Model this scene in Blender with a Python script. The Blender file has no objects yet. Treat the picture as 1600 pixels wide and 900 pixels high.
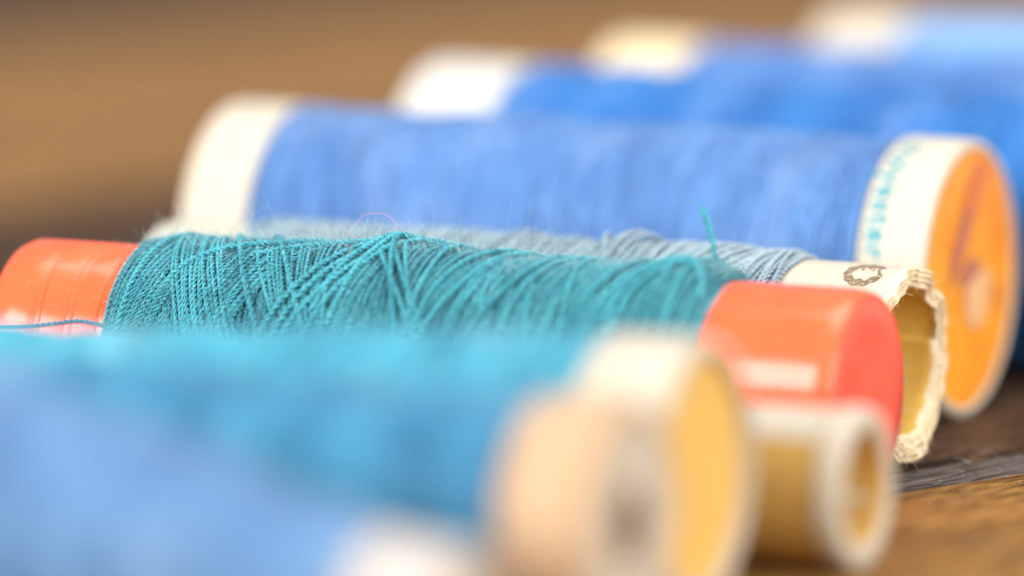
import bpy, math, random
import numpy as np

random.seed(4)
RNG = np.random.default_rng(11)
S = 0.001                      # everything below is written in millimetres
sc = bpy.context.scene
COL = sc.collection
PI = math.pi

# ------------------------------------------------------------------ camera
TH, PH = 0.407, 0.143          # yaw and downward pitch of the view
cd = bpy.data.cameras.new('camera')
cam = bpy.data.objects.new('camera', cd)
COL.objects.link(cam)
cam.location = (223.49*S, -509.229*S, 93.185*S)
cam.rotation_euler = (PI/2 - PH, 0, TH)
cd.sensor_width = 36
cd.lens = 288.76
cd.clip_start = 0.01
cd.clip_end = 20
cd.dof.use_dof = True
cd.dof.focus_distance = 564.0*S
cd.dof.aperture_fstop = 9.8
cd.dof.aperture_blades = 9
sc.camera = cam

# ------------------------------------------------------------------ light
w = bpy.data.worlds.new('World')
sc.world = w
w.use_nodes = True
w.node_tree.nodes['Background'].inputs[0].default_value = (1.0, 0.97, 0.93, 1)
w.node_tree.nodes['Background'].inputs[1].default_value = 0.42

def area(name, loc, target, sx, sy, power, col):
    l = bpy.data.lights.new(name, 'AREA')
    l.shape = 'RECTANGLE'; l.size = sx; l.size_y = sy; l.energy = power; l.color = col
    o = bpy.data.objects.new(name, l); COL.objects.link(o)
    o.location = loc
    d = np.array(target, float) - np.array(loc, float)
    from mathutils import Vector
    o.rotation_euler = Vector(d).to_track_quat('-Z', 'Y').to_euler()
    return o
# big window behind the photographer's left shoulder, a paler one overhead
area('window_light', (-0.50, -1.12, 0.50), (0, 0, 0.01), 0.80, 0.75, 28, (1.0, 0.965, 0.91))
area('side_window_light', (1.25, -0.55, 0.55), (0.02, 0, 0.01), 0.9, 0.8, 21, (1.0, 0.97, 0.92))
area('skylight', (0.25, 0.35, 1.5), (0, 0.05, 0), 1.1, 1.1, 17, (1.0, 0.97, 0.93))

sc.view_settings.view_transform = 'Standard'
sc.view_settings.look = 'None'
sc.view_settings.exposure = 0.05
sc.view_settings.gamma = 1.0

# ------------------------------------------------------------------ helpers: materials
def mat(name):
    m = bpy.data.materials.new(name); m.use_nodes = True
    nt = m.node_tree
    return m, nt, nt.nodes['Principled BSDF']
def N(nt, typ, **kw):
    n = nt.nodes.new(typ)
    for k, v in kw.items():
        if k.startswith('i_'):
            key = k[2:]
            n.inputs[int(key) if key.isdigit() else key].default_value = v
        else: setattr(n, k, v)
    return n
def ramp(nt, fac, stops):
    r = nt.nodes.new('ShaderNodeValToRGB')
    els = r.color_ramp.elements
    while len(els) < len(stops): els.new(0.5)
    for e, (p, c) in zip(els, stops): e.position = p; e.color = (*c, 1)
    nt.links.new(fac, r.inputs[0])
    return r.outputs[0]
def mix(nt, fac, a, b, mode='MIX'):
    n = nt.nodes.new('ShaderNodeMix'); n.data_type = 'RGBA'; n.blend_type = mode
    for sock, v in ((0, fac), (6, a), (7, b)):
        if hasattr(v, 'is_linked') or isinstance(v, bpy.types.NodeSocket): nt.links.new(v, n.inputs[sock])
        elif isinstance(v, (int, float)): n.inputs[sock].default_value = v
        else: n.inputs[sock].default_value = (*v, 1)
    return n.outputs[2]
def noise(nt, scale, detail=3, rough=0.55, vec=None, stretch=None):
    n = N(nt, 'ShaderNodeTexNoise', i_Scale=scale, i_Detail=detail, i_Roughness=rough)
    tc = nt.nodes.new('ShaderNodeTexCoord'); out = tc.outputs['Object']
    if stretch:
        mp = nt.nodes.new('ShaderNodeMapping'); mp.inputs['Scale'].default_value = stretch
        nt.links.new(out, mp.inputs[0]); out = mp.outputs[0]
    nt.links.new(out, n.inputs['Vector'])
    return n.outputs['Fac']
def bump(nt, b, h, strength, dist):
    n = N(nt, 'ShaderNodeBump', i_Strength=strength, i_Distance=dist)
    nt.links.new(h, n.inputs['Height']); nt.links.new(n.outputs[0], b.inputs['Normal'])

def thread_mat(name, lo, hi, rough=0.55, sheen=0.25, fleck=0.0, patchy=0.0):
    m, nt, b = mat(name)
    g = nt.nodes.new('ShaderNodeNewGeometry')
    c1 = ramp(nt, g.outputs['Random Per Island'], [(0, lo), (1, hi)])
    f = noise(nt, 260, 3)
    c2 = ramp(nt, f, [(0.3, lo), (0.7, hi)])
    c = mix(nt, 0.5, c1, c2)
    if patchy:                             # uneven sheen of the wound bunches put into the colour as patches
        k = ramp(nt, noise(nt, 95, 2, 0.5, stretch=(1.6, 0.7, 0.7)), [(0.33, (0.45, 0.56, 0.66)), (0.52, (1, 1, 1)), (0.70, (1.0, 1.0, 1.0))])
        c = mix(nt, patchy, c, k, 'MULTIPLY')
        c = mix(nt, ramp(nt, noise(nt, 120, 2, 0.5, stretch=(1.3, 0.8, 0.8)), [(0.50, (0, 0, 0)), (0.72, (0.4, 0.4, 0.4))]), c, tuple(0.22 + 0.78*x for x in hi))
    if fleck:                              # fine random dark and pale flecks along the strands
        k = ramp(nt, noise(nt, 5200, 2, 0.6), [(0.34, (0.30, 0.42, 0.46)), (0.52, (1, 1, 1)), (0.68, (1.0, 1.0, 1.0))])
        c = mix(nt, fleck, c, k, 'MULTIPLY')
        c = mix(nt, ramp(nt, noise(nt, 4100, 2, 0.6), [(0.58, (0, 0, 0)), (0.72, (0.45, 0.45, 0.45))]), c, tuple(min(1, 0.25 + x) for x in hi))
    nt.links.new(c, b.inputs['Base Color'])
    b.inputs['Roughness'].default_value = rough
    b.inputs['Sheen Weight'].default_value = sheen
    b.inputs['Sheen Roughness'].default_value = 0.4
    b.inputs['Specular IOR Level'].default_value = 0.4
    h = noise(nt, 9000, 2)
    bump(nt, b, h, 0.5, 0.00006)
    return m
def paper_mat(name, c, spots, rough=0.75, sc_=900, spread=(0.35, 0.7), spec=0.3, rel=0.00005):
    m, nt, b = mat(name)
    f = noise(nt, sc_, 5, 0.65); g = noise(nt, sc_*0.12, 3)
    a = ramp(nt, f, [(spread[0], spots), (spread[1], c)])
    d = ramp(nt, g, [(0.35, spots), (0.65, c)])
    nt.links.new(mix(nt, 0.4, a, d), b.inputs['Base Color'])
    b.inputs['Roughness'].default_value = rough
    b.inputs['Specular IOR Level'].default_value = spec
    bump(nt, b, f, 0.6, rel)
    return m
def plain_mat(name, c, rough=0.6):
    m, nt, b = mat(name)
    f = noise(nt, 1500, 4)
    nt.links.new(mix(nt, f, tuple(x*0.75 for x in c), tuple(min(1, x*1.2) for x in c)), b.inputs['Base Color'])
    b.inputs['Roughness'].default_value = rough
    return m
def plastic_mat(name, lo, hi, rough=0.3, sss=0.25):
    m, nt, b = mat(name)
    f = noise(nt, 150, 3)
    nt.links.new(ramp(nt, f, [(0.3, lo), (0.7, hi)]), b.inputs['Base Color'])
    r = noise(nt, 700, 5, 0.7, stretch=(1, 0.1, 0.1))
    mr = N(nt, 'ShaderNodeMapRange', i_1=0.3, i_2=0.75, i_3=rough*0.85, i_4=rough*1.3)
    nt.links.new(r, mr.inputs[0]); nt.links.new(mr.outputs[0], b.inputs['Roughness'])
    b.inputs['Subsurface Weight'].default_value = sss
    b.inputs['Subsurface Radius'].default_value = (1.0, 0.35, 0.15)
    b.inputs['Subsurface Scale'].default_value = 0.0012
    bump(nt, b, r, 0.15, 0.00004)
    return m
def wood_mat(name, dark, midc, light, seed=0.0):
    m, nt, b = mat(name)
    tc = nt.nodes.new('ShaderNodeTexCoord')
    mp = nt.nodes.new('ShaderNodeMapping')
    mp.inputs['Location'].default_value = (seed, seed*2.3, 0)
    mp.inputs['Scale'].default_value = (1, 0.09, 0.3)
    nt.links.new(tc.outputs['Object'], mp.inputs[0])
    # slow waver so that the grain is not ruled
    wv = N(nt, 'ShaderNodeTexNoise', i_Scale=14.0, i_Detail=2.0)
    nt.links.new(tc.outputs['Object'], wv.inputs['Vector'])
    va = N(nt, 'ShaderNodeVectorMath', operation='MULTIPLY_ADD')
    nt.links.new(wv.outputs['Color'], va.inputs[0]); va.inputs[1].default_value = (0.012, 0, 0)
    nt.links.new(mp.outputs[0], va.inputs[2])
    def nz(scale, det, ro):
        n = N(nt, 'ShaderNodeTexNoise', i_Scale=scale, i_Detail=det, i_Roughness=ro)
        nt.links.new(va.outputs[0], n.inputs['Vector']); return n.outputs['Fac']
    a = nz(140, 4, 0.6); f = nz(1100, 6, 0.7); p = nz(2300, 4, 0.7)
    c = ramp(nt, a, [(0.30, dark), (0.5, midc), (0.70, light)])
    c = mix(nt, 0.65, c, ramp(nt, f, [(0.36, dark), (0.5, midc), (0.66, light)]))
    br = ramp(nt, nz(30, 3, 0.55), [(0.38, (0.45, 0.40, 0.36)), (0.48, (0.92, 0.90, 0.87)), (0.60, (1.0, 1.0, 1.0))])
    c = mix(nt, 0.9, c, br, 'MULTIPLY')
    pores = ramp(nt, p, [(0.44, (0.08, 0.06, 0.05)), (0.52, (1, 1, 1))])
    c = mix(nt, 0.8, c, pores, 'MULTIPLY')
    nt.links.new(c, b.inputs['Base Color'])
    b.inputs['Roughness'].default_value = 0.6
    b.inputs['Specular IOR Level'].default_value = 0.16
    ad = N(nt, 'ShaderNodeMath', operation='ADD')
    nt.links.new(f, ad.inputs[0]); nt.links.new(p, ad.inputs[1])
    bump(nt, b, ad.outputs[0], 1.0, 0.0006)
    return m

# ------------------------------------------------------------------ helpers: meshes
class MB:
    """collects vertices (mm) and faces; build() links them as one mesh object"""
    def __init__(self): self.v = []; self.f = []; self.m = []; self.n = 0
    def add(self, v, faces, mi=0):
        v = np.asarray(v, float).reshape(-1, 3); faces = np.asarray(faces, np.int64)
        self.v.append(v); self.f.append(faces + self.n); self.m.append(np.full(len(faces), mi)); self.n += len(v)
    def build(self, name, mats, parent=None, smooth=True, kind=None, angle=None):
        me = bpy.data.meshes.new(name)
        V = np.concatenate(self.v)*S
        me.vertices.add(len(V)); me.vertices.foreach_set('co', V.astype(np.float32).ravel())
        loops = np.concatenate([f.ravel() for f in self.f])
        sizes = np.concatenate([np.full(len(f), f.shape[1]) for f in self.f])
        starts = np.concatenate([[0], np.cumsum(sizes)[:-1]])
        me.loops.add(len(loops)); me.loops.foreach_set('vertex_index', loops.astype(np.int32))
        me.polygons.add(len(sizes)); me.polygons.foreach_set('loop_start', starts.astype(np.int32))
        me.polygons.foreach_set('loop_total', sizes.astype(np.int32))
        me.polygons.foreach_set('material_index', np.concatenate(self.m).astype(np.int32))
        me.polygons.foreach_set('use_smooth', np.full(len(sizes), smooth))
        for mm in (mats if isinstance(mats, (list, tuple)) else [mats]): me.materials.append(mm)
        me.update(calc_edges=True); me.validate()
        if angle is not None: me.set_sharp_from_angle(angle=angle)
        o = bpy.data.objects.new(name, me); COL.objects.link(o)
        if parent is not None: o.parent = parent
        if kind: o['kind'] = kind
        return o

def lathe(mb, prof, zc, nseg=96, mi=0, dr=None, dx=None, closed=False, mis=None):
    """revolve (x, r) round the axis y=0, z=zc; angle 0 on top, growing toward the camera side (-y)"""
    P = np.array(prof, float); n = len(P)
    a = np.linspace(0, 2*PI, nseg, endpoint=False)
    X = np.repeat(P[:, 0][:, None], nseg, 1); R = np.repeat(P[:, 1][:, None], nseg, 1); A = np.repeat(a[None], n, 0)
    I = np.repeat(np.arange(n)[:, None], nseg, 1)
    R0 = R.copy()
    if dr: R = R + dr(X, A, I)
    if dx: X = X + dx(X, A, I, R0)
    v = np.stack([X, -R*np.sin(A), zc + R*np.cos(A)], -1)
    idx = np.arange(n*nseg).reshape(n, nseg)
    if closed: idx = np.concatenate([idx, idx[:1]])
    q = np.stack([idx[:-1], np.roll(idx, -1, 1)[:-1], np.roll(idx, -1, 1)[1:], idx[1:]], -1).reshape(-1, 4)
    if mis is None: mb.add(v, q[:, ::-1], mi)
    else:
        base = mb.n
        mb.add(v, q[:0].reshape(0, 4), 0)
        k = np.repeat(np.array(mis), nseg)
        mb.f.append(q[:, ::-1] + base); mb.m.append(k)

def tubes(mb, Cn, E1, E2, rad, sides, loop, mi=0):
    """(n, m, 3) centre lines with frames -> n tubes"""
    n, m = Cn.shape[:2]
    a = np.linspace(0, 2*PI, sides, endpoint=False)
    rad = np.broadcast_to(rad, (n, m))
    v = Cn[:, :, None] + rad[:, :, None, None]*(np.cos(a)[None, None, :, None]*E1[:, :, None] + np.sin(a)[None, None, :, None]*E2[:, :, None])
    idx = np.arange(n*m*sides).reshape(n, m, sides)
    nx = np.roll(idx, -1, 2)
    if loop: i2 = np.roll(idx, -1, 1); n2 = np.roll(nx, -1, 1); q = np.stack([idx, nx, n2, i2], -1)
    else: q = np.stack([idx[:, :-1], nx[:, :-1], nx[:, 1:], idx[:, 1:]], -1)
    mb.add(v, q.reshape(-1, 4), mi)

def smooth_noise(n, k, seed):
    """smooth 1-D noise of n samples with about k bumps, range about -1..1"""
    r = np.random.default_rng(seed)
    c = r.uniform(-1, 1, k + 4)
    t = np.linspace(1, k + 2, n); i = np.clip(t.astype(int), 1, k + 1); f = t - i; f = f*f*(3 - 2*f)
    return c[i]*(1 - f) + c[i + 1]*f

def norm(a): return a/np.maximum(np.linalg.norm(a, axis=-1, keepdims=True), 1e-12)

def ring_paths(x0, T, phi0, rad, phis, xlo, xhi, wob=0.05, lift=None, seed=0, bow=None):
    """windings: each is a ring tilted by T (mm per radian at phi0), on a pack of radius rad(x)"""
    r = np.random.default_rng(seed)
    n = len(x0)
    P = phis[None]
    ph = r.uniform(0, 2*PI, (n, 1)); ph2 = r.uniform(0, 2*PI, (n, 1))
    x = x0[:, None] + T[:, None]*np.sin(P - phi0) + wob*(np.sin(2*P + ph) + 0.6*np.sin(5*P + ph2))
    if bow is not None: x = x + bow[:, None]*np.cos(2*(P - phi0))
    m = 0.25
    x = np.where(x < xlo + m, xlo + m*np.exp((np.minimum(x, xlo + m) - xlo - m)/2), x)
    x = np.where(x > xhi - m, xhi - m*np.exp(-(np.maximum(x, xhi - m) - xhi + m)/2), x)
    R = rad(x) + (0 if lift is None else lift) + 0.035*np.sin(3*P + ph2)
    return x, R

def wind(mb, x, R, phis, zc, tr, ply=0, period=0.85, sides=5, dense=None, zmin=0.03, mi=0):
    """sweep thread of radius tr along rings; ply>1 gives twisted strands"""
    n, m = x.shape
    sp, cp = np.sin(phis)[None], np.cos(phis)[None]
    C = np.stack([x, -R*sp, zc + R*cp], -1)
    C[..., 2] = np.maximum(C[..., 2], zmin + tr)
    er = np.broadcast_to(np.stack([np.zeros_like(phis), -np.sin(phis), np.cos(phis)], -1)[None], C.shape)
    t = norm(np.roll(C, -1, 1) - np.roll(C, 1, 1))
    b = norm(np.cross(t, er)); e = np.cross(b, t)
    if not ply:
        tubes(mb, C, e, b, tr, sides, True, mi); return
    s = np.concatenate([np.zeros((n, 1)), np.cumsum(np.linalg.norm(np.diff(C, axis=1), axis=-1), 1)], 1)
    ph = RNG.uniform(0, 2*PI, (n, 1))
    d = np.ones(m) if dense is None else dense
    for k in range(ply):
        psi = 2*PI*s/period + ph + 2*PI*k/ply
        a = 0.56*tr*d
        Ck = C + (a*np.cos(psi))[..., None]*e + (a*np.sin(psi))[..., None]*b
        Ck[..., 2] = np.maximum(Ck[..., 2], zmin + 0.5*tr)
        # strands flatten where they press on each other
        rk = tr*(0.55*d + 0.85*(1 - d))
        tubes(mb, Ck, e, b, rk[None], sides, True, mi)

def strand(mb, pts, tr, step=0.1, ply=2, period=0.85, sides=5, mi=0):
    """a free thread along a Catmull-Rom path, twisted from plies"""
    P = np.array(pts, float)
    P = np.concatenate([[2*P[0] - P[1]], P, [2*P[-1] - P[-2]]])
    out = []
    for i in range(1, len(P) - 2):
        L = np.linalg.norm(P[i+1] - P[i]); k = max(2, int(L/step)); u = np.linspace(0, 1, k, endpoint=False)[:, None]
        a, b_, c, d = P[i-1], P[i], P[i+1], P[i+2]
        out.append(0.5*((2*b_) + (c - a)*u + (2*a - 5*b_ + 4*c - d)*u**2 + (-a + 3*b_ - 3*c + d)*u**3))
    C = np.concatenate(out + [P[-2:-1]])
    t = norm(np.gradient(C, axis=0))
    up = np.array([0.3, 0.5, 0.8]); e = norm(np.cross(t, up)); b = np.cross(t, e)
    s = np.concatenate([[0], np.cumsum(np.linalg.norm(np.diff(C, axis=0), axis=1))])
    if ply <= 1:
        tubes(mb, C[None], e[None], b[None], tr, sides, False, mi); return C
    for k in range(ply):
        psi = 2*PI*s/period + 2*PI*k/ply
        Ck = C + 0.5*tr*(np.cos(psi)[:, None]*e + np.sin(psi)[:, None]*b)
        tubes(mb, Ck[None], e[None], b[None], 0.6*tr, sides, False, mi)
    return C

def fibres(mb, base, direc, length, rad, seed, curl=0.5, segs=5, mi=0):
    """short loose hairs standing off the thread"""
    r = np.random.default_rng(seed); n = len(base)
    side = norm(r.normal(size=(n, 3))); u = np.linspace(0, 1, segs)
    L = length[:, None, None]
    C = base[:, None] + L*u[None, :, None]*direc[:, None] + curl*L*(u[None, :, None]**2)*side[:, None] \
        + 0.12*L*np.sin(u*7)[None, :, None]*norm(np.cross(side, direc))[:, None]
    t = norm(np.gradient(C, axis=1)); e = norm(np.cross(t, side[:, None] + 0.01)); b = np.cross(t, e)
    taper = (1 - 0.6*u)[None]*rad[:, None]
    tubes(mb, C, e, b, taper, 3, False, mi)

def thing(name, label, cat, loc, rotz=0.0, group=None):
    o = bpy.data.objects.new(name, None); COL.objects.link(o)
    o.empty_display_size = 0.005
    o.location = tuple(c*S for c in loc); o.rotation_euler = (0, 0, rotz)
    o['label'] = label; o['category'] = cat
    if group: o['group'] = group
    return o

# ------------------------------------------------------------------ materials
M = {}
M['teal'] = thread_mat('teal thread', (0.006, 0.19, 0.27), (0.075, 0.48, 0.565), 0.6, 0.2, 1.0)
M['teal_gap_shade'] = thread_mat('teal thread gap shade', (0.006, 0.11, 0.16), (0.014, 0.18, 0.24), 0.7, 0.1)  # darker copy under the winding; shade in the gaps put into colour
M['greyblue'] = thread_mat('grey blue thread', (0.20, 0.30, 0.38), (0.37, 0.47, 0.54), 0.65, 0.25, 0.6)
M['blue'] = thread_mat('cornflower thread', (0.065, 0.19, 0.50), (0.14, 0.31, 0.62), 0.5, 0.15, 0, 0.4)
M['deepblue'] = thread_mat('royal blue thread', (0.012, 0.14, 0.48), (0.045, 0.25, 0.63), 0.5, 0.1, 0, 0.45)
M['midblue'] = thread_mat('mid blue thread', (0.05, 0.17, 0.50), (0.12, 0.29, 0.64), 0.5, 0.15, 0, 0.45)
M['paleblue'] = thread_mat('pale blue thread', (0.17, 0.38, 0.72), (0.30, 0.52, 0.82), 0.5, 0.3)
M['cyan'] = thread_mat('cyan thread', (0.025, 0.31, 0.46), (0.09, 0.46, 0.60), 0.5, 0.2, 0, 0.7)
M['tealblue'] = thread_mat('teal blue thread', (0.02, 0.21, 0.40), (0.07, 0.33, 0.52), 0.5, 0.2, 0, 0.8)
M['periwinkle'] = thread_mat('periwinkle thread', (0.10, 0.24, 0.48), (0.155, 0.315, 0.55), 0.5, 0.2, 0, 0.6)
M['tanthread'] = thread_mat('tan thread', (0.30, 0.18, 0.07), (0.42, 0.27, 0.12), 0.6, 0.2)
M['fuzz'] = thread_mat('teal fuzz', (0.015, 0.24, 0.36), (0.22, 0.58, 0.68), 0.7, 0.3)
M['darkthread'] = thread_mat('dark blue grey thread', (0.03, 0.12, 0.19), (0.07, 0.21, 0.29), 0.55, 0.3)
M['palefuzz'] = thread_mat('pale fuzz', (0.35, 0.62, 0.68), (0.65, 0.80, 0.82), 0.6, 0.3)  # paler copy for crest hairs; backlit sparkle put into the colour
M['pink'] = plain_mat('pink fibre', (0.72, 0.36, 0.36))
M['orange'] = plastic_mat('orange plastic', (0.93, 0.108, 0.036), (0.98, 0.14, 0.052), 0.2, 0.3)
M['coral'] = plastic_mat('coral plastic', (0.94, 0.10, 0.065), (0.98, 0.14, 0.09), 0.42, 0.35)
M['cream'] = paper_mat('cream card', (0.575, 0.53, 0.455), (0.53, 0.47, 0.375), 0.55)
M['white'] = paper_mat('white card', (0.56, 0.55, 0.53), (0.52, 0.50, 0.475), 0.55)
M['ivory'] = paper_mat('ivory card', (0.74, 0.63, 0.43), (0.68, 0.55, 0.35), 0.6)
M['peach'] = paper_mat('peach wood', (0.50, 0.345, 0.225), (0.44, 0.28, 0.16), 0.6)
M['yellow'] = paper_mat('yellow card', (0.80, 0.51, 0.15), (0.74, 0.45, 0.11), 0.6)
M['tan'] = paper_mat('tan card', (0.68, 0.42, 0.13), (0.56, 0.32, 0.075), 0.6)
M['kraft'] = paper_mat('golden kraft paper', (0.84, 0.57, 0.14), (0.66, 0.39, 0.06), 0.8, 300)
M['pulp'] = paper_mat('torn paper pulp', (0.90, 0.80, 0.62), (0.74, 0.58, 0.36), 0.9, 1600, rel=0.0002)
M['label'] = paper_mat('orange label', (0.95, 0.40, 0.035), (0.84, 0.24, 0.02), 0.45, 420, (0.3, 0.55))
M['ink_teal'] = plain_mat('teal ink', (0.01, 0.27, 0.36))
M['ink_purple'] = plain_mat('purple ink', (0.50, 0.17, 0.12))
M['ink_rust'] = plain_mat('rust ink', (0.72, 0.20, 0.05))
M['ink_white'] = plain_mat('white ink', (0.86, 0.48, 0.24))
M['ink_brown'] = paper_mat('worn brown ink', (0.055, 0.035, 0.02), (0.46, 0.36, 0.24), 0.7, 2600, (0.40, 0.50))
M['dull_cream'] = paper_mat('dull cream card', (0.52, 0.465, 0.395), (0.47, 0.405, 0.325), 0.6)
M['lilac_white'] = paper_mat('lilac white card', (0.45, 0.42, 0.41), (0.41, 0.37, 0.35), 0.6)
M['tanbore'] = plain_mat('brown bore', (0.26, 0.15, 0.085))
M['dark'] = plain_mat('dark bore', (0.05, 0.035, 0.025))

# ------------------------------------------------------------------ the table: planks laid askew under the spools
UA = math.radians(24)          # planks run along (sin UA, cos UA)
table = bpy.data.objects.new('wooden_table', None); COL.objects.link(table)
table['kind'] = 'structure'; table['label'] = 'brown weathered wooden plank table top under the spools'
table.rotation_euler = (0, 0, -UA)
def plank(s0, s1, top, m, seed):
    """board across s0..s1, slightly crowned, edges eased, upper face a little uneven"""
    L0, L1 = -600.0, 1500.0
    ys = np.concatenate([[L0], np.linspace(-120, 120, 40), [L1]]) + 0.0
    r = np.random.default_rng(seed)
    w_ = s1 - s0; e = min(1.2, w_*0.12)
    xs = np.concatenate([[s0, s0 + 0.25*e, s0 + e], np.linspace(s0 + e, s1 - e, 26)[1:-1], [s1 - e, s1 - 0.25*e, s1]])
    zs = np.zeros((len(ys), len(xs)))
    zs[:, 0] = zs[:, -1] = -e; zs[:, 1] = zs[:, -2] = -0.35*e
    cross = smooth_noise(len(xs), 9, seed)*0.05
    along = np.stack([smooth_noise(len(ys), 12, seed*31 + i)*0.04 for i in range(len(xs))], 1)
    zs += np.minimum(cross[None] + along, 0.0)
    edge = smooth_noise(len(ys), 16, seed + 5)*0.25
    XX = np.repeat(xs[None], len(ys), 0); XX[:, 0] += edge; XX[:, 1] += edge*0.7; XX[:, -1] += edge[::-1]; XX[:, -2] += 0.7*edge[::-1]
    v = np.stack([XX, np.repeat(ys[:, None], len(xs), 1), zs + top], -1)
    ny, nx = len(ys), len(xs)
    mb = MB(); idx = np.arange(ny*nx).reshape(ny, nx)
    mb.add(v, np.stack([idx[:-1, :-1], idx[:-1, 1:], idx[1:, 1:], idx[1:, :-1]], -1).reshape(-1, 4))
    for col, rev in ((0, False), (-1, True)):            # the long sides, down to the underside
        a = v[:, col].copy(); b_ = a.copy(); b_[:, 2] = -18
        k = np.arange(ny); q = np.stack([k[:-1], k[1:], ny + k[1:], ny + k[:-1]], -1)
        mb.add(np.concatenate([a, b_]), q[:, ::-1] if rev else q)
    mb.build('plank', m, table, angle=math.radians(40))
wd_dark = wood_mat('dark brown board', (0.055, 0.030, 0.017), (0.12, 0.064, 0.034), (0.20, 0.115, 0.062), 0.3)
wd_gold = wood_mat('golden brown board', (0.12, 0.052, 0.018), (0.50, 0.25, 0.06), (0.82, 0.48, 0.14), 1.1)
wd_light = wood_mat('light brown board', (0.25, 0.12, 0.04), (0.46, 0.24, 0.082), (0.60, 0.335, 0.125), 2.2)
wd_grey = wood_mat('grey weathered strip', (0.06, 0.052, 0.05), (0.19, 0.17, 0.16), (0.36, 0.33, 0.31), 3.7)
wd_dark2 = wood_mat('deep brown board', (0.05, 0.03, 0.018), (0.10, 0.06, 0.035), (0.16, 0.10, 0.06), 5.2)
plank(24.1, 130, 0.0, wd_gold, 3)
plank(16.3, 23.8, -0.5, wd_grey, 4)
plank(-131, 16.0, 0.0, wd_dark, 5)
plank(-230, -131.8, 0.0, wd_light, 6)
plank(-335, -230.8, 0.0, wd_dark2, 7)
plank(-450, -335.8, 0.0, wd_light, 8)
plank(-570, -450.8, 0.0, wd_dark, 9)
plank(-690, -570.8, 0.0, wd_gold, 10)
plank(130.8, 245, 0.0, wd_dark, 12)
plank(245.8, 360, 0.0, wd_light, 13)

# ------------------------------------------------------------------ parts shared by the spools
PH_S = np.linspace(0, 2*PI, 56, endpoint=False)
def simple_pack(parent, m, zc, x0, x1, r, pitch, tr, seed, lump=0.15, tilt=1.2, under=None, taper=(0.4, 0.4), rfun=None, segs=56, nb=9):
    """thread wound in slightly tilted bunches over a solid under-layer"""
    tab = smooth_noise(400, nb, seed)*lump
    def rad(x):
        u = np.clip((x - x0)/(x1 - x0), 0, 1)
        e = np.minimum(1, np.minimum((x - x0 + 0.05)/taper[0], (x1 - x + 0.05)/taper[1])); e = np.clip(e, 0, 1)
        base = r if rfun is None else rfun(x)
        return base + np.interp(u, np.linspace(0, 1, 400), tab) - 0.5*(1 - np.sqrt(1 - (1 - e)**2))
    ph = np.linspace(0, 2*PI, segs, endpoint=False)
    n = int((x1 - x0)/pitch)
    g = np.linspace(x0 + tr, x1 - tr, n) + np.random.default_rng(seed).uniform(-0.3, 0.3, n)*pitch
    T = smooth_noise(n, nb + 3, seed + 1)*tilt
    mb = MB()
    xs = np.linspace(x0 + 0.02, x1 - 0.02, 60)
    lathe(mb, [(x0 + 0.02, 1)] + [(x, rad(np.array(x)) - 1.3*tr) for x in xs] + [(x1 - 0.02, 1)], zc, 72)
    x, R = ring_paths(g, T, 0.6, rad, ph, x0, x1, 0.06, None, seed)
    wind(mb, x, R - 0.4*tr, ph, zc, tr, sides=4)
    # a sparser upper layer that crosses the first
    k = n//3
    g2 = np.sort(np.random.default_rng(seed + 9).uniform(x0 + 0.5, x1 - 0.5, k)); T2 = -smooth_noise(k, nb, seed + 3)*tilt*1.8
    x, R = ring_paths(g2, T2, 0.6, rad, ph, x0, x1, 0.12, None, seed + 4)
    wind(mb, x, R + 0.9*tr, ph, zc, tr, sides=4)
    return mb.build('thread_winding', m, parent, kind='stuff')

def cap_ring(parent, m, zc, xa, xb, r, rin, right=True, recess=0.6, bev=0.35, seg=128, name='end_cap'):
    """card end cap from xa to xb with rounded edges; the outer face is recessed inside a rim"""
    mb = MB(); b = bev
    if right:
        prof = [(xa, rin), (xa, r - b), (xa + 0.3*b, r - 0.25*b), (xa + b, r), (xb - b, r), (xb - 0.3*b, r - 0.25*b), (xb, r - b), (xb, rin + 0.15), (xb - 0.15, rin), (xb - recess, rin)]
    else:
        prof = [(xa + recess, rin), (xa + 0.15, rin), (xa, rin + 0.15), (xa, r - b), (xa + 0.3*b, r - 0.25*b), (xa + b, r), (xb - b, r), (xb - 0.3*b, r - 0.25*b), (xb, r - b), (xb, rin)]
    lathe(mb, prof, zc, seg)
    return mb.build(name, m, parent, angle=math.radians(50))

def disc(parent, m, zc, x, r, hole=0.0, right=True, name='end_face', seg=96, wav=0.0, seed=0):
    mb = MB()
    rs = np.linspace(r, max(hole, 0.02), 8)
    nz = smooth_noise(8, 4, seed)*wav
    prof = [(x + nz[i], q) for i, q in enumerate(rs)]
    if not right: prof = prof[::-1]
    lathe(mb, prof, zc, seg)
    return mb.build(name, m, parent)

def bore(parent, m, zc, x, r, depth, name='bore'):
    mb = MB()
    lathe(mb, [(x, r), (x - depth, r), (x - depth, 0.02)], zc, 48)
    return mb.build(name, m, parent, angle=math.radians(40))

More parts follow.
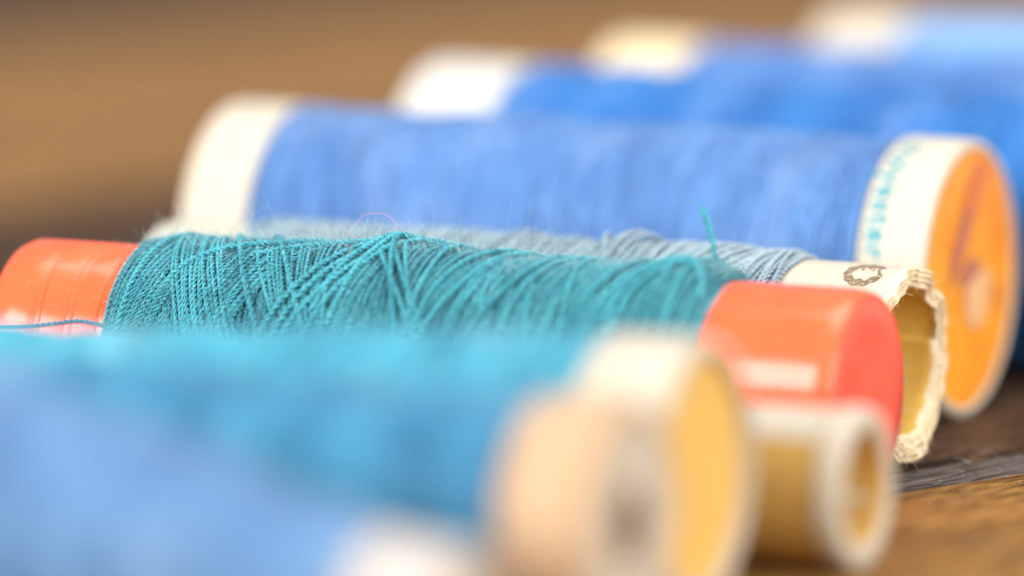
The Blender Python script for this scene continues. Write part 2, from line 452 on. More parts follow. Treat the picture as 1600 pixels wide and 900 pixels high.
def text_on_cap(parent, word, m, zc, x_base, r, phi_start, size, mirror=1, lift=0.03):
    """lettering wrapped round a cap: runs down the cap toward the camera, letter tops toward +x"""
    cu = bpy.data.curves.new('t', 'FONT'); cu.body = word; cu.size = size; cu.space_character = 1.14; cu.offset = 0.026*size
    cu.resolution_u = 4
    ob = bpy.data.objects.new('t', cu); COL.objects.link(ob)
    dg = bpy.context.evaluated_depsgraph_get(); dg.update()
    me = ob.evaluated_get(dg).to_mesh()
    v = np.array([q.co[:] for q in me.vertices]); fs = [list(p.vertices) for p in me.polygons]
    ob.evaluated_get(dg).to_mesh_clear()
    bpy.data.objects.remove(ob); bpy.data.curves.remove(cu)
    phi = phi_start + v[:, 0]/r
    out = np.stack([x_base + mirror*v[:, 1], -(r + lift)*np.sin(phi), zc + (r + lift)*np.cos(phi)], -1)
    mb = MB(); base = True
    tri = []
    for f in fs:
        for i in range(1, len(f) - 1): tri.append((f[0], f[i], f[i+1]))
    mb.add(out, np.array(tri))
    return mb.build('printed_lettering', m, parent, smooth=False)

def patch_on_cyl(parent, m, zc, r, poly, name, lift=0.03):
    """flat print: polygon strip [(x, phi)...] pairs of inner and outer points"""
    a = np.array(poly, float)
    v = np.stack([a[..., 0], -(r + lift)*np.sin(a[..., 1]), zc + (r + lift)*np.cos(a[..., 1])], -1)
    return v

# ================================================================== the teal spool on its orange core (sharpest in the picture)
ZT = 7.4; RT = 7.3
teal = thing('thread_spool', 'teal thread wound on an orange plastic core, in sharp focus in the middle', 'thread spool', (0, 0, 0), 0, 'thread spools lying side by side')
TXL, TXR, TA, TB = -33.0, 30.0, -23.8, 20.5
def squeeze(x): return 20.5 + (x - 20.3)*0.945
mb = MB()
grv = [(TXL + 0.9 + k*1.0, 0) for k in range(0)]
prof = [(TXL + 0.2, 4.6), (TXL, 5.0), (TXL, RT - 0.9), (TXL + 0.25, RT - 0.3), (TXL + 0.9, RT)]
xs = sorted(list(RNG.uniform(TXL + 3.5, TA - 0.2, 9)))
for x in xs: prof += [(x - 0.07, RT), (x, RT - 0.035), (x + 0.05, RT + 0.015), (x + 0.1, RT)]
prof += [(TA + 0.4, RT), (TA + 0.5, 5.5), (TB - 0.5, 5.5), (TB - 0.4, RT)]
prof = [p for i, p in enumerate(prof) if i == 0 or p[0] >= prof[i-1][0] - 0.3]
prof += [(TXR - 1.5, RT), (TXR - 0.8, RT - 0.07), (TXR - 0.34, RT - 0.20), (TXR - 0.10, RT - 0.34), (TXR - 0.02, RT - 0.46), (TXR, RT - 0.54), (TXR - 0.3, RT - 0.58)]
lathe(mb, prof, ZT, 160)
tcore = mb.build('core', M['orange'], teal, angle=math.radians(60))
mb = MB()
lathe(mb, [(TXR - 0.2, RT - 0.57), (TXR - 0.03, RT - 0.59), (TXR - 0.02, 5.0), (TXR - 0.08, 3.0), (TXR - 0.10, 1.2), (TXR - 0.10, 0.02)], ZT, 96)
mb.build('end_disc', M['coral'], teal)
mb = MB()
lathe(mb, [(TXL + 0.4, 0.02), (TXL + 0.4, 4.7)], ZT, 64)
mb.build('end_disc', M['coral'], teal)

# thread: pack radius along x, read off the outline in the photograph
PX = np.array([-26.6, -26.0, -25.0, -23.5, -20, -15, -10, -7.2, -6.0, -4.5, -2, 0, 4, 8, 12, 15, 17.2, 18.6, 19.6, 20.3])
PX = squeeze(PX)
PR = np.array([6.95, 7.3, 7.55, 7.65, 7.72, 7.75, 7.85, 8.05, 8.25, 8.15, 7.95, 7.75, 7.62, 7.6, 7.62, 7.75, 7.98, 8.0, 7.6, 6.95])
PR = PR + 0.33
lumps = smooth_noise(500, 22, 5)*0.07
def trad(x): return np.interp(x, PX, PR) + np.interp(x, np.linspace(TA, TB, 500), lumps) - 0.1
# angles: dense samples where the winding can be seen, sparse underneath
vis = np.arange(-1.15, 2.1, 0.0118)
hid = np.linspace(2.1, 2*PI - 1.15, 44)[1:-1]
PHT = np.concatenate([vis, hid])
dn = np.clip(np.minimum((PHT + 1.15)/0.12, (2.1 - PHT)/0.12), 0, 1)
TRD = 0.16                                     # thread radius
mbt = MB()
xs = np.linspace(TA + 0.05, TB - 0.05, 90)
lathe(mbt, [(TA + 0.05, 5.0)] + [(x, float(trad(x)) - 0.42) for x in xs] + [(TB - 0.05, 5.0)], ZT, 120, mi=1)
def layer(x0, T, lift, seed, wob=0.05, phi0=0.75, period=0.85, tr=TRD, bow=None, sides=4):
    x, R = ring_paths(np.asarray(x0, float), np.asarray(T, float), phi0, trad, PHT, TA, TB, wob, None, seed, bow)
    n = len(x0)
    if np.ndim(lift) == 0: lift = np.full(n, lift)
    wind(mbt, x, R + lift[:, None], PHT, ZT, tr, ply=2, period=period, sides=sides, dense=dn)
# first layer: whole length
n = 140
g = np.linspace(TA + 0.2, TB - 0.2, n) + RNG.uniform(-0.06, 0.06, n)
layer(g, smooth_noise(n, 11, 21)*2.6 + RNG.uniform(-.3, .3, n), -0.26, 1, 0.09)
# bunches laid over it: (from, to, tilt at start, tilt at end, lift, pitch)
for i, (a, b_, t0, t1, lf, pt) in enumerate([
        (-26.2, -21.2, -0.6, -3.6, 0.02, 0.36),
        (-21.6, -17.4, 2.6, 3.4, 0.16, 0.35),
        (-18.4, -14.6, -2.6, -4.2, 0.02, 0.36),
        (-14.2, -9.2, 4.2, 2.0, 0.18, 0.36),
        (-9.6, -6.4, -1.0, -2.2, -0.02, 0.42),
        (-4.8, -0.6, 1.2, -1.8, 0.02, 0.38),
        (-0.6, 3.2, -2.4, -1.4, 0.06, 0.38),
        (3.0, 6.6, 0.4, 1.6, 0.0, 0.40),
        (6.2, 11.0, -2.2, -1.0, 0.08, 0.37),
        (10.6, 14.4, 0.8, -0.8, 0.02, 0.38),
        (14.6, 18.9, -0.6, -0.2, 0.06, 0.36)]):
    k = max(3, int((b_ - a)/(pt*0.95))); u = np.linspace(0, 1, k)
    layer(squeeze(a + (b_ - a)*u) + RNG.uniform(-0.05, 0.05, k), t0 + (t1 - t0)*u + RNG.uniform(-0.3, 0.3, k), lf + RNG.uniform(-0.05, 0.09, k), 40 + i, 0.10)
# loose strands riding on top
loose = [(-24.0, -1.5, .30), (-17.2, 4.4, .40), (-14.0, 5.2, .42), (-9.0, -5.4, .48), (-8.3, -5.0, .52), (-7.2, -5.6, .40), (-6.7, -4.2, .34),
         (-5.6, 5.4, .46), (-5.0, 6.2, .40), (-4.0, 3.6, .25), (-1.8, -0.4, .34), (0.9, -3.2, .40), (1.7, -3.4, .44), (2.4, -2.0, .26),
         (4.9, -3.4, .36), (6.8, -2.8, .30), (9.2, 0.6, .30), (11.6, -2.6, .36), (13.0, -3.0, .40), (13.5, -3.0, .36), (16.2, 0.4, .34), (17.6, 0.2, .38)]
a = np.array(loose)
layer(squeeze(a[:, 0]), a[:, 1], a[:, 2], 77, 0.12, phi0=0.35, period=1.0, tr=0.2, bow=RNG.uniform(-0.5, 0.5, len(a)), sides=5)
mbt.build('thread_winding', [M['teal'], M['teal_gap_shade']], teal, kind='stuff')
# the two threads that lift along the crest, and the loose bundle at the knot
mb = MB()
def onpack(x, phi, h):
    x = squeeze(x)
    r = float(trad(x)) + h
    return (x, -r*math.sin(phi), ZT + r*math.cos(phi))
strand(mb, [onpack(-22.6, .95, .1), onpack(-21.4, .62, .3), onpack(-19.8, .40, .36), onpack(-17.6, .24, .40), onpack(-15.2, .13, .42), onpack(-13.0, -.05, .36), onpack(-11.2, -.3, .2)], 0.21, 0.08)
strand(mb, [onpack(-16.6, .36, .1), onpack(-14.6, .24, .30), onpack(-12.4, .12, .34), onpack(-10.2, .06, .36), onpack(-8.2, -.12, .3), onpack(-7, -.4, .1)], 0.19, 0.08)
strand(mb, [onpack(-9.8, 1.0, .3), onpack(-8.6, .55, .55), onpack(-7.2, .2, .75), onpack(-6.1, -.02, .75), onpack(-5.0, -.35, .3)], 0.21, 0.08)
strand(mb, [onpack(-8.3, 1.1, .25), onpack(-7.4, .6, .5), onpack(-6.4, .2, .7), onpack(-5.9, -.02, .72), onpack(-5.6, -.4, .2)], 0.21, 0.08)
strand(mb, [onpack(-6.4, -.3, .3), onpack(-6.0, .05, .72), onpack(-5.2, .35, .6), onpack(-3.9, .75, .45), onpack(-2.6, 1.2, .3)], 0.21, 0.08)
strand(mb, [onpack(-6.0, .0, .62), onpack(-5.4, -.06, .55), onpack(-4.2, -.05, .5), onpack(-2.8, -.02, .35), onpack(-1.4, .1, .25)], 0.2, 0.08)
strand(mb, [onpack(12.6, .9, .2), onpack(13.6, .5, .5), onpack(15.2, .18, .75), onpack(17.0, .1, .75), onpack(18.6, .25, .4), onpack(19.4, .6, .15)], 0.2, 0.08)
strand(mb, [onpack(13.2, 1.0, .2), onpack(14.2, .55, .45), onpack(15.9, .22, .62), onpack(17.4, .15, .6), onpack(18.7, .35, .3)], 0.2, 0.08)
mb.build('loose_strand', M['teal'], teal)
# hairs
nf = 6500
fx = RNG.uniform(TA + 0.3, TB - 0.3, nf); fp = np.concatenate([RNG.normal(-0.05, 0.28, nf//2), RNG.uniform(-0.7, 1.7, nf - nf//2)])
fr = trad(fx) + 0.2
fb = np.stack([fx, -fr*np.sin(fp), ZT + fr*np.cos(fp)], -1)
fd = norm(np.stack([RNG.normal(0, .8, nf), -np.sin(fp), np.cos(fp)], -1) + RNG.normal(0, .35, (nf, 3)))
mb = MB()
fibres(mb, fb, fd, RNG.gamma(1.6, 0.20, nf) + 0.12, RNG.uniform(0.006, 0.013, nf), 3, 0.8)
ns = 1500
sx = RNG.uniform(TA + .3, TB - .3, ns); sp_ = RNG.normal(-.02, .22, ns); sr = trad(sx) + .15
fibres(mb, np.stack([sx, -sr*np.sin(sp_), ZT + sr*np.cos(sp_)], -1), norm(np.stack([RNG.normal(0, .7, ns), -np.sin(sp_), np.cos(sp_)], -1) + RNG.normal(0, .3, (ns, 3))), RNG.gamma(2.2, .30, ns) + .2, RNG.uniform(.006, .011, ns), 44, 1.0, mi=1)
nh = 15000
hx = RNG.uniform(TA + .2, TB - .2, nh); hp = RNG.uniform(-.75, 1.5, nh); hr = trad(hx) + RNG.uniform(.02, .2, nh)
hb = np.stack([hx, -hr*np.sin(hp), ZT + hr*np.cos(hp)], -1)
er_ = np.stack([0*hp, -np.sin(hp), np.cos(hp)], -1); tg = np.stack([0*hp, -np.cos(hp), -np.sin(hp)], -1)
hd = norm(tg*RNG.choice([-1, 1], nh)[:, None] + RNG.normal(0, .55, nh)[:, None]*np.array([1., 0, 0]) + .18*er_)
fibres(mb, hb, hd, RNG.gamma(2.2, .16, nh) + .15, RNG.uniform(.008, .019, nh), 31, .45, 4)
mb.build('thread_fuzz', [M['fuzz'], M['palefuzz']], teal, kind='stuff')
# free end standing up at the right, and the dark end trailing over the left of the core
mb = MB()
strand(mb, [onpack(18.2, -.5, .2), (18.0, 2.2, ZT + 8.6), (17.85, 2.3, ZT + 9.3), (17.6, 2.4, ZT + 10.2), (17.2, 2.5, ZT + 11.2), (16.85, 2.6, ZT + 11.9)], 0.22, 0.07, period=1.3, sides=6)
mb.build('thread_end', M['teal'], teal)
mb = MB()
def oncore(x, z, h=0.25):
    r = RT + h; zz = z - ZT; return (x, -math.sqrt(max(r*r - zz*zz, 0.01)), z)
strand(mb, [oncore(-22.2, ZT + 2.5, .6), oncore(-23.6, ZT + 2.75, .4), oncore(-25.6, ZT + 2.9, .25), oncore(-27.5, ZT + 2.6, .22), oncore(-29.8, ZT + 2.25, .22), oncore(-32.8, ZT + 2.0, .3), (-36, -7.4, ZT + 1.7)], 0.15, 0.08)
mb.build('thread_end', M['darkthread'], teal)
mb = MB(); k = 45
dx_ = RNG.uniform(TB + .3, TXR - 1, k); dp = RNG.uniform(-.2, 1.3, k); db = np.stack([dx_, -RT*np.sin(dp), ZT + RT*np.cos(dp)], -1)
fibres(mb, db, norm(RNG.normal(size=(k, 3))*np.array([1, .3, .3])), RNG.gamma(2, .15, k) + .1, np.full(k, .012), 9, .7)
k = 60
dx_ = RNG.uniform(TXL + .3, TA, k); dp = RNG.uniform(-.2, 1.3, k); db = np.stack([dx_, -RT*np.sin(dp), ZT + RT*np.cos(dp)], -1)
fibres(mb, db, norm(RNG.normal(size=(k, 3))*np.array([1, .3, .3])), RNG.gamma(2, .15, k) + .1, np.full(k, .010), 10, .7)
mb.build('dust', M['white'], tcore, kind='stuff')
# lint caught on the lower rim of the end disc
mb = MB(); k = 160
lp = RNG.uniform(1.3, 2.7, k); lb = np.stack([np.full(k, TXR - 0.1), -(RT - .6)*np.sin(lp)*-1, ZT + (RT - .6)*np.cos(lp)], -1)
fibres(mb, lb, norm(RNG.normal(size=(k, 3)) + np.array([.8, .6, -.2])), RNG.gamma(2, .18, k) + .1, np.full(k, .012), 8, 0.9)
mb.build('lint', M['white'], teal, kind='stuff')

# pink hair lying over the crest
fib = thing('loose_fibre', 'thin curled pink fibre caught on the crest of the teal thread', 'fibre', (-8, 0, 0))
mb = MB()
def pk(x, phi, h): q = onpack(x, phi, h); return (q[0] + 8, q[1], q[2])
strand(mb, [pk(-8.9, .55, .5), pk(-8.4, .42, .75), pk(-8.6, .3, .7), pk(-9.6, .22, .6), pk(-10.1, .05, .7), pk(-10.0, -.1, 1.5), pk(-9.4, -.12, 2.1), pk(-8.0, -.12, 2.2), pk(-6.9, -.1, 1.6), pk(-6.6, -.05, .9)], 0.013, 0.1, ply=1, sides=5)
mb.build('fibre', M['pink'], fib)

# ================================================================== grey-blue thread on a cardboard tube
ZG = 6.95; RG = 6.87; YG = 17.35
grey = thing('thread_spool', 'pale grey-blue thread on a hollow torn cardboard tube just behind the orange-cored spool', 'thread spool', (0, YG, 0), 0, 'thread spools lying side by side')
GXL, GXR, GB = -30.6, 26.7, 18.7
tear = np.random.default_rng(8)
TN = 320
t1 = smooth_noise(TN, 26, 81); t2 = smooth_noise(TN, 70, 82); t3 = smooth_noise(TN, 14, 83)
for q in (t1, t2, t3): q[-14:] = q[-14:]*np.linspace(1, 0, 14) + q[0]*np.linspace(0, 1, 14)
RIN = 5.4
outer = [(GXL, 5.3), (GXL, RG - 0.2), (GXL + 0.2, RG)] + [(x, RG) for x in np.linspace(GXL + 1, GXR - 2.5, 24)] + [(GXR - 1.6, RG), (GXR - 0.9, RG), (GXR - 0.45, RG)]
rimp = [(GXR - 0.05, RG - 0.04), (GXR + 0.02, RG - 0.20), (GXR - 0.22, RG - 0.30), (GXR + 0.06, RG - 0.38), (GXR + 0.08, RG - 0.58), (GXR - 0.20, RG - 0.66), (GXR - 0.02, RG - 0.74), (GXR + 0.02, RG - 0.95), (GXR - 0.28, RG - 1.02), (GXR - 0.15, RG - 1.10), (GXR - 0.2, RIN + 0.12)]
inner = [(GXR - 0.55, RIN), (GXR - 1.2, RIN), (GXR - 2.2, RIN)] + [(x, RIN) for x in np.linspace(GXR - 3.4, GXL + 0.3, 14)] + [(GXL, 5.3)]
no, nr_ = len(outer), len(rimp)
def g_dx(X, A, I, R):
    near = np.clip((X - (GXR - 1.8))/1.2, 0, 1)
    k = (0.20*t1 + 0.08*t2 + 0.22*t3)[None]*near
    rim = (I >= no) & (I < no + nr_)
    j = np.stack([smooth_noise(TN, 60, 300 + i)*0.10*np.minimum(1, np.minimum(np.arange(TN), TN - 1 - np.arange(TN))/8) for i in range(X.shape[0])])
    return k + np.where(rim, j, 0)
def g_dr(X, A, I):
    near = np.clip((X - (GXR - 2.2))/1.6, 0, 1)
    rim = (I >= no) & (I < no + nr_)
    j = np.stack([smooth_noise(TN, 50, 400 + i)*0.05*np.minimum(1, np.minimum(np.arange(TN), TN - 1 - np.arange(TN))/8) for i in range(X.shape[0])])
    isin = I >= no + nr_
    # overlap seam of the rolled paper inside
    seam = np.where(isin, 0.42*(np.clip((A - 4.90)/0.03, 0, 1) - np.clip((A - 4.93)/1.6, 0, 1)) + 0.05*t3[None] - 0.55*(1 - np.cos(A))/2, 0)
    return 0.10*t1[None]*near + np.where(rim, j - 0.45*(1 - np.cos(A))/2*np.clip((RG - 0.2 - np.repeat(np.array(prof)[:, 1][:, None], X.shape[1], 1))/1.2, 0, 1), 0) + seam
mb = MB()
prof = outer + rimp + inner
mis = [0]*(no - 1) + [1]*(nr_ + 1) + [2]*(len(inner) - 1)
lathe(mb, prof, ZG, TN, dr=g_dr, dx=g_dx, mis=mis)
gtube = mb.build('cardboard_tube', [M['cream'], M['pulp'], M['kraft']], grey, angle=math.radians(55))
# paper fluff on the torn rim
mb = MB(); k = 900
la = RNG.uniform(0, 2*PI, k); lr = RNG.uniform(RIN + .2, RG - .05, k)
lb = np.stack([np.full(k, GXR - .05) + 0.3*np.interp(la, np.linspace(0, 2*PI, TN), t1), -lr*np.sin(la), ZG + lr*np.cos(la)], -1)
fibres(mb, lb, norm(RNG.normal(size=(k, 3)) + np.array([.7, 0, 0])), RNG.gamma(2, .12, k) + .08, RNG.uniform(.008, .022, k), 18, 0.9, 4)
mb.build('torn_fluff', M['pulp'], gtube, kind='stuff')
# the dark stamp printed on top of the tube: scalloped ring with a small crown-like squiggle inside
mb = MB()
def stamp(xc, pc, pts_in, pts_out):
    k = len(pts_in); v = []
    for (u, s_) in list(pts_in) + list(pts_out):
        phi = pc + s_/RG; v.append((xc + u, -(RG + .025)*math.sin(phi), ZG + (RG + .025)*math.cos(phi)))
    i = np.arange(k - 1); q = np.stack([i, i + 1, k + i + 1, k + i], -1)
    mb.add(v, q[:, ::-1])
ang = np.linspace(0, 2*PI, 73)
SXC, SPC = 23.9, 0.30
stamp(SXC, SPC, [((.92 + .10*math.sin(5*t))*math.cos(t), (1.0 + .16*math.sin(6*t + 1))*math.sin(t)) for t in ang],
      [((1.5 + .06*math.sin(13*t))*math.cos(t), (1.75 + .08*math.sin(11*t))*math.sin(t)) for t in ang])
for x_, l_ in ((-.42, .75), (.05, .5), (.38, .8)):      # short strokes reaching in from the far side of the ring
    stamp(SXC, SPC, [(x_ - .09 + .1*u, -1.1 + l_*u) for u in np.linspace(0, 1, 5)], [(x_ + .09 + .1*u, -1.1 + l_*u) for u in np.linspace(0, 1, 5)])
mb.build('printed_stamp', M['ink_brown'], gtube)
# thread
gl = smooth_noise(300, 16, 33)*0.16
def grad_(x):
    e = np.clip(np.minimum((x - (GXL + 7.5))/0.8, (GB - x)/1.2), 0, 1)
    return RG - 0.1 + 0.55*np.sqrt(np.clip(1 - (1 - e)**2, 0, 1)) + np.interp(x, np.linspace(GXL, GB, 300), gl)*e
GA = GXL + 7.5
mbg = MB()
xs = np.linspace(GA + .05, GB - .05, 70)
lathe(mbg, [(GA + .05, 6)] + [(x, float(grad_(x)) - .32) for x in xs] + [(GB - .05, 6)], ZG, 90)
visg = np.arange(-0.9, 1.4, 0.02); PHG = np.concatenate([visg, np.linspace(1.4, 2*PI - .9, 40)[1:-1]])
dg_ = np.clip(np.minimum((PHG + .9)/.1, (1.4 - PHG)/.1), 0, 1)
n = 104; g = np.linspace(GA + .2, GB - .2, n)
x, R = ring_paths(g, smooth_noise(n, 11, 55)*2.2, .2, grad_, PHG, GA, GB, .07, None, 5)
wind(mbg, x, R - .1, PHG, ZG, .2, ply=2, period=.95, sides=4, dense=dg_)
n = 60; g = np.sort(RNG.uniform(GA + .4, GB - .4, n))
x, R = ring_paths(g, smooth_noise(n, 9, 56)*3.4, .2, grad_, PHG, GA, GB, .1, None, 6)
wind(mbg, x, R + .12, PHG, ZG, .2, ply=2, period=.95, sides=4, dense=dg_)
for (xx, T, lf) in [(4.2, 2.4, .5), (5.0, -2.0, .7), (5.6, -1.6, .8), (6.2, -1.2, .6), (-3.5, -2.6, .35)]:
    x, R = ring_paths(np.array([xx]), np.array([T]), .2, grad_, PHG, GA, GB, .1, None, int(xx*10) + 200)
    wind(mbg, x, R + lf*np.exp(-(PHG[None]/.55)**2) + .1, PHG, ZG, .2, ply=2, period=.95, sides=4, dense=dg_)
mbg.build('thread_winding', M['greyblue'], grey, kind='stuff')

# ================================================================== cornflower spool with the printed end cap
ZB = 10.0; RB = 10.0; YB = 38.6; BXL, BXR, BRIM = -35.2, 23.15, 5.3
blue = thing('thread_spool', 'cornflower blue thread spool with an orange end label and Polyester printed on its cream cap', 'thread spool', (0, YB, 0), 0, 'thread spools lying side by side')
bcap = cap_ring(blue, M['cream'], ZB, BXR - BRIM, BXR, RB, RB - 0.75, True, 0.25, 0.5, 160)
blab = disc(blue, M['label'], ZB, BXR - 0.22, RB - 0.74, 0, True, 'end_label', 96, 0.05, 4)
bcap2 = cap_ring(blue, M['cream'], ZB, BXL, BXL + BRIM, RB, RB - 0.75, False, 0.25, 0.5, 128)
disc(blue, M['label'], ZB, BXL + 0.22, RB - 0.74, 0, False, 'end_label', 64)
text_on_cap(bcap, 'Polyester', M['ink_teal'], ZB, BXR - BRIM + 0.75, RB, 0.24, 2.5)
# the faint print on the far cap is too blurred to read: short strokes in the same place
mb = MB()
for i in range(9):
    p0 = .25 + i*.12; xa = BXL + 2.6
    for (u0, u1, q0, q1) in ((0, 1.2, 0, .02), (0, .25, 0, .08), (.5, .7, .02, .08)):
        c = [(xa + u0, p0 + q0), (xa + u1, p0 + q0), (xa + u1, p0 + q1), (xa + u0, p0 + q1)]
        mb.add([(a_, -(RB + .03)*math.sin(b_), ZB + (RB + .03)*math.cos(b_)) for a_, b_ in c], [[0, 1, 2, 3]])
mb.build('faint_print', paper_mat('faded ink', (0.28, 0.38, 0.37), (0.22, 0.34, 0.34)), bcap2, smooth=False)
# print on the orange label (y grows away from the camera, z up; both from the disc centre)
def label_print(parent, pts, m, x, yc=0, zc=0):
    mb = MB(); k = len(pts)
    mb.add([(x, a_, zc + b_) for a_, b_ in pts], np.array([list(range(k))]))
    return mb.build('label_print', m, parent, smooth=False)
LX = BXR - 0.12
label_print(blab, [(.6, 8.2), (2.4, 8.4), (4.0, 7.4), (3.0, 6.2), (2.0, 4.6), (.6, 3.6), (-.4, 2.2), (-2.2, .9), (-3.6, .6), (-3.2, 2.4), (-2.0, 4.2), (-1.0, 6.2)], M['ink_rust'], LX, 0, ZB)
label_print(blab, [(-.9, 5.2), (.4, 5.0), (-.6, 3.4), (-2.6, 1.1), (-4.2, -.4), (-3.9, 1.6), (-2.6, 3.4)], M['ink_purple'], LX + .03, 0, ZB)
label_print(blab, [(-2.2, .4), (-.4, 1.5), (1.8, 1.3), (2.6, .2), (.8, -.4), (-1.2, -.9)], M['ink_purple'], LX, 0, ZB)
label_print(blab, [(-.8, -.5), (1.0, -.1), (3.0, .5), (4.4, -.4), (4.0, -2.2), (2.6, -3.6), (.6, -3.8), (-.8, -2.4)], M['ink_white'], LX + .03, 0, ZB)
label_print(blab, [(4.8, 5.6), (5.6, 4.0), (6.4, 1.6), (6.8, 2.6), (6.0, 5.0)], M['ink_rust'], LX, 0, ZB)
label_print(blab, [(5.6, -.6), (6.6, -1.6), (6.2, -3.2), (5.2, -2.4)], M['ink_rust'], LX, 0, ZB)
simple_pack(blue, M['blue'], ZB, BXL + BRIM, BXR - BRIM, RB - 0.35, 0.17, 0.10, 61, 0.26, 1.2, segs=72, nb=13)

# ================================================================== the spools behind it
def capped(name_label, y, r, xl, xr, riml, rimr, capm, threadm, seed, facem, thread_dr=0.3, hole=0.0, tilt=1.4, lump=.16, pitch=.36, facem_l=None, rl=None):
    o = thing('thread_spool', name_label, 'thread spool', (0, y, 0), 0, 'thread spools lying side by side')
    cap_ring(o, capm, r, xr - rimr, xr, r, r - 1.0, True, .6, .5)
    disc(o, facem, r, xr - .55, r - .98, hole, True)
    cap_ring(o, capm, r, xl, xl + riml, r, r - 1.0, False, .6, .5)
    disc(o, facem, r, xl + .55, r - .98, hole, False)
    simple_pack(o, threadm, r, xl + riml, xr - rimr, r - thread_dr, pitch, .18, seed, lump, tilt)
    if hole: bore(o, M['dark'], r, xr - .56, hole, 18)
    return o
capped('royal blue thread spool with a broad white end cap, directly behind the printed cornflower one', 61.3, 10.55, -28.9, 36, 7.8, 7.0, M['white'], M['deepblue'], 71, M['white'])
capped('mid blue thread spool with a yellowish cream end cap, second from the back', 84.1, 10.35, -23.2, 42, 7.2, 7.0, M['ivory'], M['midblue'], 72, M['ivory'])
capped('pale blue thread spool farthest back, its cream end at the top edge', 107.2, 10.45, -13.8, 50, 7.0, 7.0, M['cream'], M['paleblue'], 73, M['cream'])

# ================================================================== the narrow spool in front of the orange core
ZN = 5.3; YN = -22.9; NXR = 38.7
tan = thing('thread_spool', 'narrow cream and tan cardboard bobbin with an open bore in front of the orange core', 'thread spool', (0, YN, 0), 0, 'thread spools lying side by side')
mb = MB()
lathe(mb, [(-22, 2.7), (-22, 5.0), (-21.7, 5.0), (10, 5.0), (NXR - 1.9, 5.0), (NXR - 1.75, 5.22), (NXR - .5, 5.3), (NXR - .15, 5.15), (NXR, 4.8), (NXR - .05, 4.3), (NXR - .1, 4.0), (NXR - .3, 3.75), (NXR - .7, 3.65), (NXR - 20, 3.5), (-22, 2.7)], ZN, 96, mis=[0]*3 + [0, 1, 1, 1, 1, 1, 1, 1, 2, 2, 2])
ncore = mb.build('cardboard_core', [M['tan'], M['cream'], M['tan']], tan, angle=math.radians(50))
mb = MB()                                       # added cream sleeve: bright lit top of the tube put into colour
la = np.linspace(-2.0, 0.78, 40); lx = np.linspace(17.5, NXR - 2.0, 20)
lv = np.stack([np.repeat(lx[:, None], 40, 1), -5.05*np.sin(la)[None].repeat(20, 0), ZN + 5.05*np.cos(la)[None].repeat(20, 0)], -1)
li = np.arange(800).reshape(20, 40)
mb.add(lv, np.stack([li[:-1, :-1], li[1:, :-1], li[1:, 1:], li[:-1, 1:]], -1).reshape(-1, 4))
mb.build('lit_top_sleeve', M['cream'], ncore)
mb = MB()                                       # a curled flap of paper inside the bore
fu = np.linspace(0, 1, 14); fw = np.linspace(-.22, .22, 4)
fc = np.stack([NXR - 1.2 - 5.5*fu, 2.9 - 3.6*fu, ZN - 1.2 + 1.6*fu - .9*fu*fu], -1)
fv = fc[:, None] + fw[None, :, None]*np.array([.25, .35, .9])
fi = np.arange(56).reshape(14, 4)
mb.add(fv, np.stack([fi[:-1, :-1], fi[1:, :-1], fi[1:, 1:], fi[:-1, 1:]], -1).reshape(-1, 4))
mb.build('paper_flap', M['cream'], ncore)
simple_pack(tan, M['greyblue'], ZN + .2, -19, 15, 5.5, .36, .18, 90, .1, 1)

# ================================================================== nearest spools
cy = thing('thread_spool', 'cyan thread spool with a cream end cap and deep yellow end face, blurred in front', 'thread spool', (0, -39.4, 0), 0, 'thread spools lying side by side')
ZC = RC = 8.54; CXR, CRIM = 34.3, 6.7
cap_ring(cy, M['dull_cream'], ZC, CXR - CRIM, CXR, RC, RC - 1.0, True, 1.0, .6)
disc(cy, M['yellow'], ZC, CXR - .9, RC - .98, 0, True)
cap_ring(cy, M['dull_cream'], ZC, -26, -20, RC, RC - 1.4, False, 1.0, .6)
disc(cy, M['yellow'], ZC, -25.1, RC - 1.38, 0, False)
simple_pack(cy, M['cyan'], ZC, -20, CXR - CRIM, RC - .25, .36, .18, 91, .15, 1.4, rfun=lambda x: np.interp(x, [-12, 22], [6.2, 8.1]))

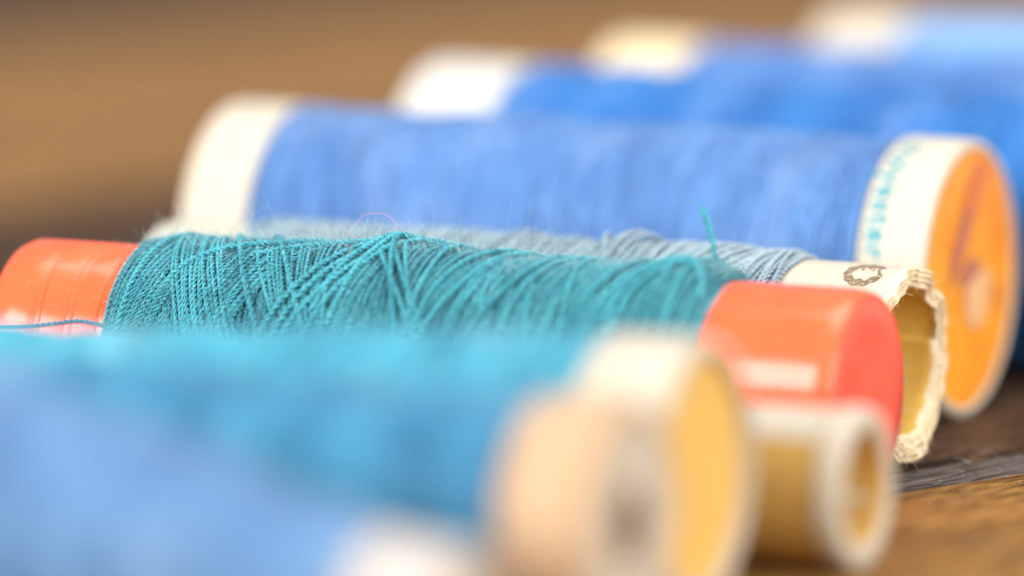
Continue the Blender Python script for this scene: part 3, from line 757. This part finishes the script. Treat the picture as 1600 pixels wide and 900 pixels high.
pe = thing('thread_spool', 'teal-blue thread spool with a peach wooden end and dark bore, second nearest', 'thread spool', (0, -56.8, 0), 0, 'thread spools lying side by side')
ZP = 8.1; RP = 7.8; PXR, PRIM = 36.4, 6.1
cap_ring(pe, M['peach'], ZP, PXR - PRIM, PXR, RP, RP - 1.2, True, .5, .8)
disc(pe, M['cream'], ZP, PXR - .15, RP - 1.18, 2.4, True)
bore(pe, M['tanbore'], ZP, PXR - .16, 2.4, 20)
cap_ring(pe, M['peach'], ZP, -16, -10.5, RP, RP - 1.2, False, .5, .8)
disc(pe, M['dull_cream'], ZP, -15.5, RP - 1.18, 0, False)
simple_pack(pe, M['tealblue'], ZP, -10.5, PXR - PRIM, 7.85, .36, .18, 92, .15, 1.4)

pw = thing('thread_spool', 'periwinkle thread spool with a white end cap, nearest and most blurred', 'thread spool', (4.2, -76.2, 0), 0, 'thread spools lying side by side')
ZW = 8.9; RW = 4.95
pw.rotation_euler = (0, 0.14, 0)   # the fat end of the pack lifts the far end
def wr(x): return np.interp(x, [-12, -8, 0, 10, 20, 22], [9.7, 9.2, 8.3, 7.2, 5.2, 4.7])
cap_ring(pw, M['lilac_white'], ZW, 22, 28.6, RW, RW - 1.0, True, .5, .6)
disc(pw, M['ivory'], ZW, 28.2, RW - .98, 1.8, True)
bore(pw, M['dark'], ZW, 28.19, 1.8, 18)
cap_ring(pw, M['lilac_white'], ZW, -18, -12, RW, RW - 1.0, False, .5, .6)
disc(pw, M['ivory'], ZW, -17.6, RW - .98, 0, False)
simple_pack(pw, M['periwinkle'], ZW, -12, 22, 7.6, .36, .18, 93, .12, 1.4, rfun=wr)

# ================================================================== bits of lint on the boards beside the spool ends
lint = MB(); k = 90
lx_ = RNG.uniform(29, 48, k); ly_ = RNG.uniform(-18, 26, k)
fibres(lint, np.stack([lx_, ly_, np.full(k, .06)], -1), norm(np.stack([RNG.normal(size=k), RNG.normal(size=k), np.full(k, .15)], -1)), RNG.gamma(2, .3, k) + .15, RNG.uniform(.012, .025, k), 66, .5)
o = lint.build('table_lint', M['white'], None, kind='stuff')
o['label'] = 'specks of white lint scattered on the boards at lower right'; o['category'] = 'lint'
